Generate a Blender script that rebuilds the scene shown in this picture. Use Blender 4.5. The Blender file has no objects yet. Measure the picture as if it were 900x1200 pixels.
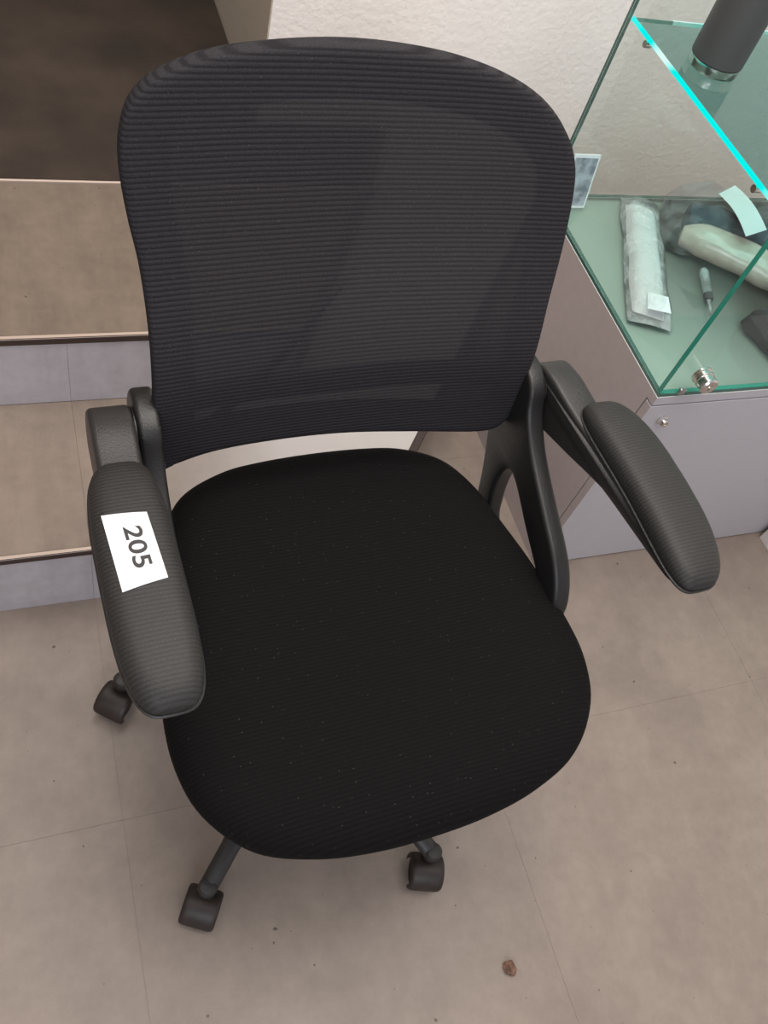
import bpy, bmesh, math, random
from mathutils import Vector, Matrix, noise

D = bpy.data
SC = bpy.context.scene
COL = SC.collection
random.seed(7)

# ------------------------------------------------------------------ camera
CAM_H = 1.42
cam = D.cameras.new('camera'); camo = D.objects.new('camera', cam); COL.objects.link(camo)
cam.sensor_fit = 'VERTICAL'; cam.sensor_height = 36.0; cam.sensor_width = 27.0
cam.lens = 36.0 * 1025 / 1200
cam.clip_start = 0.02
def _n(v): return v / v.length
down = _n(Vector((-301, -709, -1025)))
fwd = Vector((-581, 1729, -1025)); fwd = _n(fwd - down * fwd.dot(down))
zz = -down; xx = fwd.cross(zz)
R3 = Matrix((xx, fwd, zz))
camo.matrix_world = Matrix.Translation((0, 0, CAM_H)) @ R3.to_4x4()
SC.camera = camo

# ------------------------------------------------------------------ view, world, lights
SC.view_settings.view_transform = 'Standard'
try: SC.view_settings.look = 'None'
except Exception: pass
SC.view_settings.exposure = -0.08
SC.view_settings.gamma = 1.0
SC.view_settings.use_curve_mapping = False
w = D.worlds.new('world'); SC.world = w; w.use_nodes = True
w.node_tree.nodes['Background'].inputs[0].default_value = (0.93, 0.92, 1.0, 1)
w.node_tree.nodes['Background'].inputs[1].default_value = 0.52

def area(name, loc, target, size, power, color, size_y=None):
    l = D.lights.new(name, 'AREA'); l.energy = power; l.color = color; l.size = size
    if size_y: l.shape = 'RECTANGLE'; l.size_y = size_y
    o = D.objects.new(name, l); COL.objects.link(o); o.location = loc
    o.rotation_euler = (Vector(target) - Vector(loc)).to_track_quat('-Z', 'Y').to_euler()
    return o
area('ceiling_lamp', (0.50, 0.72, 2.35), (0.65, 1.0, 0), 1.7, 50, (1.0, 0.92, 0.84))
area('window_light', (-0.7, -2.4, 2.0), (0.4, 1.1, 0.5), 1.8, 40, (0.88, 0.92, 1.0), 1.6)

# ------------------------------------------------------------------ materials
def mat(name, color, rough=.6, metal=0, spec=.5, noise_amt=0, noise_scale=20, bump=0, bump_scale=200, coat=0):
    m = D.materials.new(name); m.use_nodes = True
    nt = m.node_tree; b = nt.nodes['Principled BSDF']
    b.inputs['Base Color'].default_value = (*color, 1); b.inputs['Roughness'].default_value = rough
    b.inputs['Metallic'].default_value = metal; b.inputs['Specular IOR Level'].default_value = spec
    b.inputs['Coat Weight'].default_value = coat
    tc = nt.nodes.new('ShaderNodeTexCoord')
    if noise_amt:
        n = nt.nodes.new('ShaderNodeTexNoise'); n.inputs['Scale'].default_value = noise_scale
        n.inputs['Detail'].default_value = 5
        nt.links.new(tc.outputs['Object'], n.inputs['Vector'])
        mr = nt.nodes.new('ShaderNodeMapRange'); mr.inputs[1].default_value = .3; mr.inputs[2].default_value = .7
        mr.inputs[3].default_value = 1 - noise_amt; mr.inputs[4].default_value = 1 + noise_amt
        nt.links.new(n.outputs['Fac'], mr.inputs[0])
        mx = nt.nodes.new('ShaderNodeVectorMath'); mx.operation = 'SCALE'; mx.inputs[0].default_value = color
        nt.links.new(mr.outputs[0], mx.inputs['Scale']); nt.links.new(mx.outputs[0], b.inputs['Base Color'])
    if bump:
        n = nt.nodes.new('ShaderNodeTexNoise'); n.inputs['Scale'].default_value = bump_scale
        n.inputs['Detail'].default_value = 3
        nt.links.new(tc.outputs['Object'], n.inputs['Vector'])
        bp = nt.nodes.new('ShaderNodeBump'); bp.inputs['Strength'].default_value = bump
        bp.inputs['Distance'].default_value = .002
        nt.links.new(n.outputs['Fac'], bp.inputs['Height']); nt.links.new(bp.outputs[0], b.inputs['Normal'])
    return m

def N(nt, t, **k):
    n = nt.nodes.new(t)
    for a, v in k.items(): setattr(n, a, v)
    return n

def ribbed(name, color, rib_color, axis, period, depth, rough=.85, lint=0.0, see=0.0, spec=.3, sheen=0.0):
    """woven fabric or moulded rubber with fine parallel ribs"""
    m = D.materials.new(name); m.use_nodes = True; nt = m.node_tree; L = nt.links
    b = nt.nodes['Principled BSDF']; out = nt.nodes['Material Output']
    tc = N(nt, 'ShaderNodeTexCoord'); sp = N(nt, 'ShaderNodeSeparateXYZ'); L.new(tc.outputs['Object'], sp.inputs[0])
    nz = N(nt, 'ShaderNodeTexNoise'); nz.inputs['Scale'].default_value = 5; L.new(tc.outputs['Object'], nz.inputs['Vector'])
    ad = N(nt, 'ShaderNodeMath', operation='MULTIPLY_ADD'); ad.inputs[1].default_value = .004
    L.new(nz.outputs['Fac'], ad.inputs[0]); L.new(sp.outputs[axis], ad.inputs[2])
    mu = N(nt, 'ShaderNodeMath', operation='MULTIPLY'); mu.inputs[1].default_value = 2 * math.pi / period
    L.new(ad.outputs[0], mu.inputs[0])
    sn = N(nt, 'ShaderNodeMath', operation='SINE'); L.new(mu.outputs[0], sn.inputs[0])
    mr = N(nt, 'ShaderNodeMapRange'); mr.inputs[1].default_value = -.9; mr.inputs[2].default_value = .3
    L.new(sn.outputs[0], mr.inputs[0])
    mx = N(nt, 'ShaderNodeMix', data_type='RGBA'); mx.inputs[6].default_value = (*rib_color, 1); mx.inputs[7].default_value = (*color, 1)
    L.new(mr.outputs[0], mx.inputs[0])
    last = mx.outputs[2]
    # fine thread grain
    g = N(nt, 'ShaderNodeTexNoise'); g.inputs['Scale'].default_value = 900; L.new(tc.outputs['Object'], g.inputs['Vector'])
    g2 = N(nt, 'ShaderNodeMapRange'); g2.inputs[1].default_value = .35; g2.inputs[2].default_value = .65; g2.inputs[3].default_value = .75; g2.inputs[4].default_value = 1.25
    L.new(g.outputs['Fac'], g2.inputs[0])
    vm = N(nt, 'ShaderNodeVectorMath', operation='SCALE'); L.new(last, vm.inputs[0]); L.new(g2.outputs[0], vm.inputs['Scale'])
    last = vm.outputs[0]
    if lint:
        v = N(nt, 'ShaderNodeTexVoronoi'); v.inputs['Scale'].default_value = 120; L.new(tc.outputs['Object'], v.inputs['Vector'])
        lt = N(nt, 'ShaderNodeMath', operation='LESS_THAN'); lt.inputs[1].default_value = .07; L.new(v.outputs['Distance'], lt.inputs[0])
        sc = N(nt, 'ShaderNodeSeparateColor'); L.new(v.outputs['Color'], sc.inputs[0])
        gt = N(nt, 'ShaderNodeMath', operation='GREATER_THAN'); gt.inputs[1].default_value = .35; L.new(sc.outputs[0], gt.inputs[0])
        mm = N(nt, 'ShaderNodeMath', operation='MULTIPLY'); L.new(lt.outputs[0], mm.inputs[0]); L.new(gt.outputs[0], mm.inputs[1])
        m3 = N(nt, 'ShaderNodeMath', operation='MULTIPLY'); m3.inputs[1].default_value = lint; L.new(mm.outputs[0], m3.inputs[0])
        mx2 = N(nt, 'ShaderNodeMix', data_type='RGBA'); mx2.inputs[7].default_value = (.16, .15, .14, 1)
        L.new(m3.outputs[0], mx2.inputs[0]); L.new(last, mx2.inputs[6]); last = mx2.outputs[2]
    L.new(last, b.inputs['Base Color'])
    b.inputs['Roughness'].default_value = rough; b.inputs['Specular IOR Level'].default_value = spec
    b.inputs['Sheen Weight'].default_value = sheen; b.inputs['Sheen Roughness'].default_value = .5
    bp = N(nt, 'ShaderNodeBump'); bp.inputs['Strength'].default_value = .8; bp.inputs['Distance'].default_value = depth
    L.new(sn.outputs[0], bp.inputs['Height']); L.new(bp.outputs[0], b.inputs['Normal'])
    if see:
        tr = N(nt, 'ShaderNodeBsdfTransparent'); ms = N(nt, 'ShaderNodeMixShader'); ms.inputs[0].default_value = see
        L.new(b.outputs[0], ms.inputs[1]); L.new(tr.outputs[0], ms.inputs[2]); L.new(ms.outputs[0], out.inputs[0])
    return m

def floor_mat(name, base, dark, rough=.42, streak=(9, 1.6, 1), spots=True):
    m = D.materials.new(name); m.use_nodes = True; nt = m.node_tree; L = nt.links
    b = nt.nodes['Principled BSDF']
    tc = N(nt, 'ShaderNodeTexCoord'); ge = N(nt, 'ShaderNodeNewGeometry')
    mp = N(nt, 'ShaderNodeMapping'); mp.inputs['Scale'].default_value = streak; L.new(ge.outputs['Position'], mp.inputs[0])
    n1 = N(nt, 'ShaderNodeTexNoise'); n1.inputs['Scale'].default_value = 2.2; n1.inputs['Detail'].default_value = 7; n1.inputs['Roughness'].default_value = .62
    L.new(mp.outputs[0], n1.inputs['Vector'])
    n2 = N(nt, 'ShaderNodeTexNoise'); n2.inputs['Scale'].default_value = 7.5; n2.inputs['Detail'].default_value = 8; n2.inputs['Roughness'].default_value = .65
    L.new(ge.outputs['Position'], n2.inputs['Vector'])
    a = N(nt, 'ShaderNodeMath', operation='ADD'); L.new(n1.outputs['Fac'], a.inputs[0]); L.new(n2.outputs['Fac'], a.inputs[1])
    mr = N(nt, 'ShaderNodeMapRange'); mr.inputs[1].default_value = .82; mr.inputs[2].default_value = 1.16; L.new(a.outputs[0], mr.inputs[0])
    mx = N(nt, 'ShaderNodeMix', data_type='RGBA'); mx.inputs[6].default_value = (*dark, 1); mx.inputs[7].default_value = (*base, 1)
    L.new(mr.outputs[0], mx.inputs[0]); last = mx.outputs[2]
    if spots:
        # trodden-in specks and small stains
        for sc_, th, keep, colr, amt in ((7, .014, .62, (.07, .05, .04), .75), (3.6, .011, .35, (.05, .04, .035), .8), (15, .022, .80, (.10, .08, .07), .55), (4.3, .07, .85, (.27, .22, .19), .22)):
            v = N(nt, 'ShaderNodeTexVoronoi', voronoi_dimensions='2D'); v.inputs['Scale'].default_value = sc_
            dn = N(nt, 'ShaderNodeTexNoise'); dn.inputs['Scale'].default_value = 60; L.new(ge.outputs['Position'], dn.inputs['Vector'])
            va = N(nt, 'ShaderNodeVectorMath', operation='SCALE'); va.inputs['Scale'].default_value = .008; L.new(dn.outputs['Color'], va.inputs[0])
            vb = N(nt, 'ShaderNodeVectorMath', operation='ADD'); L.new(va.outputs[0], vb.inputs[0]); L.new(ge.outputs['Position'], vb.inputs[1])
            L.new(vb.outputs[0], v.inputs['Vector'])
            lt = N(nt, 'ShaderNodeMapRange'); lt.inputs[1].default_value = th * .6; lt.inputs[2].default_value = th; lt.inputs[3].default_value = 1; lt.inputs[4].default_value = 0
            L.new(v.outputs['Distance'], lt.inputs[0])
            scol = N(nt, 'ShaderNodeSeparateColor'); L.new(v.outputs['Color'], scol.inputs[0])
            gt = N(nt, 'ShaderNodeMath', operation='GREATER_THAN'); gt.inputs[1].default_value = keep; L.new(scol.outputs[0], gt.inputs[0])
            mm = N(nt, 'ShaderNodeMath', operation='MULTIPLY'); L.new(lt.outputs[0], mm.inputs[0]); L.new(gt.outputs[0], mm.inputs[1])
            m3 = N(nt, 'ShaderNodeMath', operation='MULTIPLY'); m3.inputs[1].default_value = amt; L.new(mm.outputs[0], m3.inputs[0])
            q = N(nt, 'ShaderNodeMix', data_type='RGBA'); q.inputs[7].default_value = (*colr, 1)
            L.new(m3.outputs[0], q.inputs[0]); L.new(last, q.inputs[6]); last = q.outputs[2]
    g = N(nt, 'ShaderNodeTexNoise'); g.inputs['Scale'].default_value = 34; g.inputs['Detail'].default_value = 9; g.inputs['Roughness'].default_value = .75; L.new(ge.outputs['Position'], g.inputs['Vector'])
    g2 = N(nt, 'ShaderNodeMapRange'); g2.inputs[1].default_value = .3; g2.inputs[2].default_value = .7; g2.inputs[3].default_value = .90; g2.inputs[4].default_value = 1.09
    L.new(g.outputs['Fac'], g2.inputs[0])
    vm = N(nt, 'ShaderNodeVectorMath', operation='SCALE'); L.new(last, vm.inputs[0]); L.new(g2.outputs[0], vm.inputs['Scale'])
    L.new(vm.outputs[0], b.inputs['Base Color'])
    b.inputs['Roughness'].default_value = rough; b.inputs['Specular IOR Level'].default_value = .45
    bp = N(nt, 'ShaderNodeBump'); bp.inputs['Strength'].default_value = .12; bp.inputs['Distance'].default_value = .002
    L.new(n1.outputs['Fac'], bp.inputs['Height']); L.new(bp.outputs[0], b.inputs['Normal'])
    return m

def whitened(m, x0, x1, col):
    """blends the step colour to pale grey along x, beside the wall"""
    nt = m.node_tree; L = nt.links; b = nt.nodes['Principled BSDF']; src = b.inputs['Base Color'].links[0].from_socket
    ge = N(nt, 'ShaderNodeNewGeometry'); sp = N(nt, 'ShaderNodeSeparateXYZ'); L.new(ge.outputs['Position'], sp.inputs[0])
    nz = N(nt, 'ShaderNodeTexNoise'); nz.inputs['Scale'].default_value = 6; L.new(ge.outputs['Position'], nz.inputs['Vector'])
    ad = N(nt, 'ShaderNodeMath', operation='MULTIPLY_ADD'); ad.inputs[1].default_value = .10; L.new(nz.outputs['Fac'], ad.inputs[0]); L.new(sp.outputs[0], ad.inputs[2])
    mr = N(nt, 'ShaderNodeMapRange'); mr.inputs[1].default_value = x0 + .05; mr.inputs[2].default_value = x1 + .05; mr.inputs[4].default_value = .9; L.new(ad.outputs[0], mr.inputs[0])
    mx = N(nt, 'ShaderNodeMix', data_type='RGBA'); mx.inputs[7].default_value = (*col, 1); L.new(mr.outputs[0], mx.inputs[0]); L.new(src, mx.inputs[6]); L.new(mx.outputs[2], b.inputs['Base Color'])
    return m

def glass_mat(name, tint, clear=.9, rough=.02, ior=1.5):
    """clear sheet: light passes straight through, tinted, with a Fresnel reflection"""
    m = D.materials.new(name); m.use_nodes = True; nt = m.node_tree; L = nt.links
    nt.nodes.remove(nt.nodes['Principled BSDF']); out = nt.nodes['Material Output']
    tr = N(nt, 'ShaderNodeBsdfTransparent'); tr.inputs[0].default_value = (*[c * clear for c in tint], 1)
    gl = N(nt, 'ShaderNodeBsdfGlossy'); gl.inputs['Roughness'].default_value = rough
    fr = N(nt, 'ShaderNodeFresnel'); fr.inputs[0].default_value = ior
    ge = N(nt, 'ShaderNodeNewGeometry'); iv = N(nt, 'ShaderNodeMath', operation='SUBTRACT'); iv.inputs[0].default_value = 1; L.new(ge.outputs['Backfacing'], iv.inputs[1])
    fm = N(nt, 'ShaderNodeMath', operation='MULTIPLY'); L.new(fr.outputs[0], fm.inputs[0]); L.new(iv.outputs[0], fm.inputs[1])
    ms = N(nt, 'ShaderNodeMixShader'); L.new(fm.outputs[0], ms.inputs[0]); L.new(tr.outputs[0], ms.inputs[1]); L.new(gl.outputs[0], ms.inputs[2])
    L.new(ms.outputs[0], out.inputs[0]); return m

def film_mat(name, haze=.25, color=(.8, .82, .82), rough=.18):
    """crinkled clear plastic film"""
    m = D.materials.new(name); m.use_nodes = True; nt = m.node_tree; L = nt.links
    b = nt.nodes['Principled BSDF']; out = nt.nodes['Material Output']
    b.inputs['Base Color'].default_value = (*color, 1); b.inputs['Roughness'].default_value = rough; b.inputs['Specular IOR Level'].default_value = .9
    tc = N(nt, 'ShaderNodeTexCoord'); n = N(nt, 'ShaderNodeTexNoise'); n.inputs['Scale'].default_value = 28; n.inputs['Detail'].default_value = 3
    L.new(tc.outputs['Object'], n.inputs['Vector'])
    bp = N(nt, 'ShaderNodeBump'); bp.inputs['Strength'].default_value = .6; bp.inputs['Distance'].default_value = .008
    L.new(n.outputs['Fac'], bp.inputs['Height']); L.new(bp.outputs[0], b.inputs['Normal'])
    tr = N(nt, 'ShaderNodeBsdfTransparent'); ms = N(nt, 'ShaderNodeMixShader')
    mr = N(nt, 'ShaderNodeMapRange'); mr.inputs[1].default_value = .4; mr.inputs[2].default_value = .65; mr.inputs[3].default_value = haze * .5; mr.inputs[4].default_value = min(1, haze * 1.8)
    L.new(n.outputs['Fac'], mr.inputs[0]); L.new(mr.outputs[0], ms.inputs[0])
    L.new(tr.outputs[0], ms.inputs[1]); L.new(b.outputs[0], ms.inputs[2]); L.new(ms.outputs[0], out.inputs[0]); return m

def led_mat(name, strength):
    m = D.materials.new(name); m.use_nodes = True; nt = m.node_tree; L = nt.links
    nt.nodes.remove(nt.nodes['Principled BSDF']); out = nt.nodes['Material Output']
    e = N(nt, 'ShaderNodeEmission'); e.inputs[1].default_value = strength
    ge = N(nt, 'ShaderNodeNewGeometry'); n = N(nt, 'ShaderNodeTexNoise'); n.inputs['Scale'].default_value = 9; n.inputs['Detail'].default_value = 0
    L.new(ge.outputs['Position'], n.inputs['Vector'])
    r = N(nt, 'ShaderNodeValToRGB'); r.color_ramp.elements[0].position = .44; r.color_ramp.elements[0].color = (0.0, .90, .84, 1)
    r.color_ramp.elements[1].position = .54; r.color_ramp.elements[1].color = (.75, 1.0, .95, 1)
    L.new(n.outputs['Fac'], r.inputs[0]); L.new(r.outputs[0], e.inputs[0]); L.new(e.outputs[0], out.inputs[0]); return m

M = dict(
    seat=ribbed('black ribbed seat fabric', (.0072, .0062, .0066), (.0050, .0044, .0049), 1, .0049, .00022, rough=.85, lint=.5, sheen=.0, spec=.1),
    mesh=ribbed('black ribbed back mesh', (.029, .0275, .0305), (.0155, .0145, .017), 2, .0050, .00016, rough=.9, lint=.3, see=.018, sheen=.0, spec=.15),
    pad=ribbed('ribbed black arm pad', (.029, .028, .0275), (.018, .0175, .017), 1, .0043, .00005, rough=.55, spec=.35, lint=.2),
    plastic=mat('black moulded plastic', (.012, .0115, .0115), .36, bump=.25, bump_scale=600),
    plastic_grey=mat('dusty charcoal plastic', (.024, .0225, .022), .40, noise_amt=.25, noise_scale=8, bump=.25, bump_scale=600),
    caster=mat('dusty brown black caster plastic', (.024, .016, .013), .5, noise_amt=.4, noise_scale=60),
    chrome=mat('chromed steel', (.72, .68, .64), .18, metal=1),
    steel=mat('brushed steel', (.5, .5, .5), .3, metal=1),
    paper=mat('white sticker paper', (.90, .89, .92), .5),
    ink=mat('grey black printing ink', (.030, .028, .030), .6),
    wall=mat('white rough plaster', (.90, .865, .84), .9, noise_amt=.03, noise_scale=5, bump=.9, bump_scale=70),
    wall_shaded=mat('wall plaster coloured for its shaded side', (.50, .44, .36), .9, noise_amt=.05, noise_scale=4, bump=.6, bump_scale=70),  # beige carries the shade of the wall's passage side
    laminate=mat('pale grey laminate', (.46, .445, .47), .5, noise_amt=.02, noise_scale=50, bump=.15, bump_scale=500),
    laminate_shaded=mat('grey laminate coloured for its shaded side', (.42, .36, .352), .6, noise_amt=.03, noise_scale=50, bump=.2, bump_scale=500),  # same laminate as the front, with the side's shade in the colour
    gap=mat('dark joint', (.05, .045, .045), .8),
    floor=floor_mat('scuffed beige vinyl', (.318, .258, .216), (.262, .212, .178), streak=(3.2, 1.7, 1)),
    tread=floor_mat('brown beige vinyl tread', (.232, .183, .146), (.190, .150, .121), rough=.26, spots=True),
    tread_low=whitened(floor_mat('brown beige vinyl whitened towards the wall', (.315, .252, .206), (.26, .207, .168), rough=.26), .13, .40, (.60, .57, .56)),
    riser=floor_mat('grey riser tile', (.50, .475, .50), (.43, .405, .43), rough=.35, spots=False),
    grout=mat('dirty tile joint', (.235, .195, .165), .9),
    carpet=mat('dark brown carpet', (.050, .035, .026), .95, noise_amt=.35, noise_scale=7, bump=1, bump_scale=350),
    nosing=mat('dark bronze nosing', (.040, .023, .019), .45),
    nosing_top=mat('worn brass nosing lip', (.62, .50, .42), .35, metal=.2),
    glass=glass_mat('clear display glass', (.972, .995, .987), 1.0),
    glass_floor=glass_mat('green tinted glass', (.88, .955, .925), .99),
    glass_shelf=glass_mat('shelf glass tinted teal for the LED glow', (.67, .94, .925), .985),
    edge=mat('green glass edge', (.015, .24, .17), .15, spec=.6),
    edge_dark=mat('dark green glass edge', (.03, .10, .08), .15, spec=.8),
    cab_top=mat('white cabinet top', (.76, .79, .77), .5),
    led=led_mat('cyan lit glass edge', 1.15),
    beige_cloth=mat('beige cloth tight in plastic', (.50, .42, .35), .5, noise_amt=.12, noise_scale=40, bump=.8, bump_scale=45, coat=.9),
    navy=mat('navy cloth', (.030, .042, .065), .8, noise_amt=.2, noise_scale=30, bump=.6, bump_scale=250),
    tissue=mat('white folded paper', (.72, .72, .72), .6, noise_amt=.04, noise_scale=12, bump=.3, bump_scale=30),
    film=film_mat('clear crinkled film', .08, rough=.1),
    film_thick=film_mat('clear milky film', .25, rough=.2),
    black_pouch=mat('black soft pouch', (.035, .035, .038), .45, noise_amt=.3, noise_scale=14, bump=.6, bump_scale=60),
    bottle=mat('charcoal powder coated steel', (.075, .070, .073), .5, bump=.4, bump_scale=900),
    photo=None,
    crumb=mat('dried brown crumb', (.17, .095, .065), .9, noise_amt=.5, noise_scale=120, bump=1, bump_scale=300),
    white_box=mat('white painted panel', (.62, .58, .55), .5),
    rubber=mat('dark wheel rubber', (.016, .013, .012), .6),
)
# postcard print: cold blue-grey blotches
pm = D.materials.new('faded blue photo print'); pm.use_nodes = True; nt = pm.node_tree
tc = N(nt, 'ShaderNodeTexCoord'); nz = N(nt, 'ShaderNodeTexNoise'); nz.inputs['Scale'].default_value = 45; nz.inputs['Detail'].default_value = 4
rp = N(nt, 'ShaderNodeValToRGB'); rp.color_ramp.elements[0].position = .38; rp.color_ramp.elements[0].color = (.22, .24, .28, 1)
rp.color_ramp.elements[1].position = .62; rp.color_ramp.elements[1].color = (.50, .53, .60, 1)
nt.links.new(tc.outputs['Object'], nz.inputs['Vector']); nt.links.new(nz.outputs['Fac'], rp.inputs[0])
nt.links.new(rp.outputs[0], nt.nodes['Principled BSDF'].inputs['Base Color']); nt.nodes['Principled BSDF'].inputs['Roughness'].default_value = .25
M['photo'] = pm

# ------------------------------------------------------------------ object helpers
def link(name, me, parent=None, smooth=False, auto=None):
    o = D.objects.new(name, me); COL.objects.link(o)
    if parent: o.parent = parent
    if smooth:
        for p in me.polygons: p.use_smooth = True
    return o
def obj(name, bm, m, parent=None, smooth=True, sharp=40):
    bmesh.ops.recalc_face_normals(bm, faces=bm.faces)
    me = D.meshes.new(name); bm.to_mesh(me); bm.free()
    for mm in (m if isinstance(m, (list, tuple)) else [m]): me.materials.append(mm)
    if smooth:
        for p in me.polygons: p.use_smooth = True
        try: me.set_sharp_from_angle(angle=math.radians(sharp))
        except Exception: pass
    return link(name, me, parent)
def empty(name, loc, rz=0):
    o = D.objects.new(name, None); COL.objects.link(o); o.location = loc; o.rotation_euler = (0, 0, rz); o.empty_display_size = .1
    return o
def tag(o, label, cat, group=None):
    o['label'] = label; o['category'] = cat
    if group: o['group'] = group
    return o
def plabel(o, label): o['label'] = label; return o
def struct(o): o['kind'] = 'structure'; return o

def box(bm, x0, x1, y0, y1, z0, z1, bevel=0, seg=2, mi=0):
    vs = [bm.verts.new((x, y, z)) for z in (z0, z1) for y in (y0, y1) for x in (x0, x1)]
    fs = [bm.faces.new([vs[i] for i in q]) for q in ((0, 2, 3, 1), (4, 5, 7, 6), (0, 1, 5, 4), (2, 6, 7, 3), (0, 4, 6, 2), (1, 3, 7, 5))]
    for f in fs: f.material_index = mi
    if bevel:
        es = list({e for f in fs for e in f.edges})
        bmesh.ops.bevel(bm, geom=es, offset=bevel, segments=seg, affect='EDGES', profile=.5)
    return fs
def prism(bm, pts, z0, z1, bevel=0, seg=1, mi=0):
    """vertical prism over a plan polygon"""
    a = [bm.verts.new((x, y, z0)) for x, y in pts]; b = [bm.verts.new((x, y, z1)) for x, y in pts]
    fs = [bm.faces.new(a[::-1]), bm.faces.new(b)]
    n = len(pts)
    for i in range(n): fs.append(bm.faces.new([a[i], a[(i + 1) % n], b[(i + 1) % n], b[i]]))
    for f in fs: f.material_index = mi
    if bevel:
        bmesh.ops.bevel(bm, geom=list({e for f in fs for e in f.edges}), offset=bevel, segments=seg, affect='EDGES')
def tube(bm, path, radii, n=16, cap=True, flat=1.0, up=Vector((0, 0, 1))):
    """round (or flattened) tube along a path"""
    rings = []
    P = [Vector(p) for p in path]
    if not isinstance(radii, (list, tuple)): radii = [radii] * len(P)
    for i, p in enumerate(P):
        t = (P[min(i + 1, len(P) - 1)] - P[max(i - 1, 0)]).normalized()
        a = t.cross(up)
        if a.length < 1e-4: a = t.cross(Vector((0, 1, 0)))
        a.normalize(); b = t.cross(a).normalized()
        rings.append([bm.verts.new(p + radii[i] * (math.cos(2 * math.pi * k / n) * a + flat * math.sin(2 * math.pi * k / n) * b)) for k in range(n)])
    for i in range(len(rings) - 1):
        for k in range(n):
            bm.faces.new([rings[i][k], rings[i][(k + 1) % n], rings[i + 1][(k + 1) % n], rings[i + 1][k]])
    if cap: bm.faces.new(rings[0][::-1]); bm.faces.new(rings[-1])
def lathe(bm, prof, c=(0, 0, 0), axis='Z', n=32, mi=0):
    """profile of (radius, height) turned about an axis through c"""
    rings = []
    for r, h in prof:
        ring = []
        for k in range(n):
            a = 2 * math.pi * k / n; u, v = r * math.cos(a), r * math.sin(a)
            p = (u, v, h) if axis == 'Z' else ((h, u, v) if axis == 'X' else (u, h, v))
            ring.append(bm.verts.new((p[0] + c[0], p[1] + c[1], p[2] + c[2])))
        rings.append(ring)
    for i in range(len(rings) - 1):
        for k in range(n):
            bm.faces.new([rings[i][k], rings[i][(k + 1) % n], rings[i + 1][(k + 1) % n], rings[i + 1][k]]).material_index = mi
    bm.faces.new(rings[0][::-1]).material_index = mi; bm.faces.new(rings[-1]).material_index = mi
def loft(bm, rings, cap0=True, cap1=True, mi=0):
    R = [[bm.verts.new(p) for p in r] for r in rings]; n = len(R[0])
    for i in range(len(R) - 1):
        for k in range(n):
            bm.faces.new([R[i][k], R[i][(k + 1) % n], R[i + 1][(k + 1) % n], R[i + 1][k]]).material_index = mi
    if cap0: bm.faces.new(R[0][::-1]).material_index = mi
    if cap1: bm.faces.new(R[-1]).material_index = mi
    return R
def spline(pts, per=8, closed=True):
    """Catmull-Rom through points"""
    out = []; n = len(pts)
    rng = range(n) if closed else range(n - 1)
    for i in rng:
        g = lambda j: Vector(pts[j % n]) if closed else Vector(pts[max(0, min(n - 1, j))])
        p0, p1, p2, p3 = g(i - 1), g(i), g(i + 1), g(i + 2)
        for k in range(per):
            t = k / per
            out.append(.5 * ((2 * p1) + (p2 - p0) * t + (2 * p0 - 5 * p1 + 4 * p2 - p3) * t * t + (3 * p1 - p0 - 3 * p2 + p3) * t ** 3))
    if not closed: out.append(Vector(pts[-1]))
    return out
def plate(name, loops, thick, bevel, m, parent, mapf):
    """plate with holes from closed 2-D loops, extruded and rounded; mapf maps (u, v, w) to 3-D"""
    cu = D.curves.new(name, 'CURVE'); cu.dimensions = '2D'; cu.fill_mode = 'BOTH'
    cu.extrude = thick / 2 - bevel; cu.bevel_depth = bevel; cu.bevel_resolution = 3; cu.offset = -bevel
    for lp in loops:
        s = cu.splines.new('POLY'); s.points.add(len(lp) - 1); s.use_cyclic_u = True
        for q, p in zip(s.points, lp): q.co = (p[0], p[1], 0, 1)
    to = D.objects.new('tmp', cu); COL.objects.link(to)
    dg = bpy.context.evaluated_depsgraph_get()
    me = D.meshes.new_from_object(to.evaluated_get(dg)); D.objects.remove(to); D.curves.remove(cu)
    for v in me.vertices: v.co = mapf(v.co.x, v.co.y, v.co.z)
    bm = bmesh.new(); bm.from_mesh(me); D.meshes.remove(me)
    bmesh.ops.remove_doubles(bm, verts=bm.verts, dist=1e-5)
    return obj(name, bm, m, parent, sharp=50)

# ------------------------------------------------------------------ setting: floor of separate vinyl tiles
TX, TY, TS, G = .043, .376, .61, .0004
FX0, FX1, FY0, FY1 = TX - 3 * TS, TX + 4 * TS, TY - 3 * TS, TY + 4 * TS
bm = bmesh.new(); box(bm, FX0, FX1, FY0, FY1, -.06, -.0006)
floor = struct(obj('floor', bm, M['grout'], smooth=False))
for i in range(7):
    for j in range(7):
        x0 = FX0 + i * TS; y0 = FY0 + j * TS
        bm = bmesh.new(); box(bm, x0 + G / 2, x0 + TS - G / 2, y0 + G / 2, y0 + TS - G / 2, -.004, 0)
        obj('floor_tile', bm, M['floor'], floor, smooth=False)

# walls
YW = 1.67; XC = .484; ZL = .327
bm = bmesh.new(); box(bm, XC, FX1, YW, YW + .12, 0, 2.6)
wall_back = struct(obj('wall_back', bm, M['wall'], smooth=False))
bm = bmesh.new(); box(bm, XC, XC + .12, YW + .12, 3.2, ZL, 2.6); struct(obj('wall_inner', bm, M['wall_shaded'], smooth=False))
bm = bmesh.new(); box(bm, FX1, FX1 + .12, FY0, YW + .12, -.06, 2.6); struct(obj('wall_right', bm, M['wall'], smooth=False))
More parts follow.
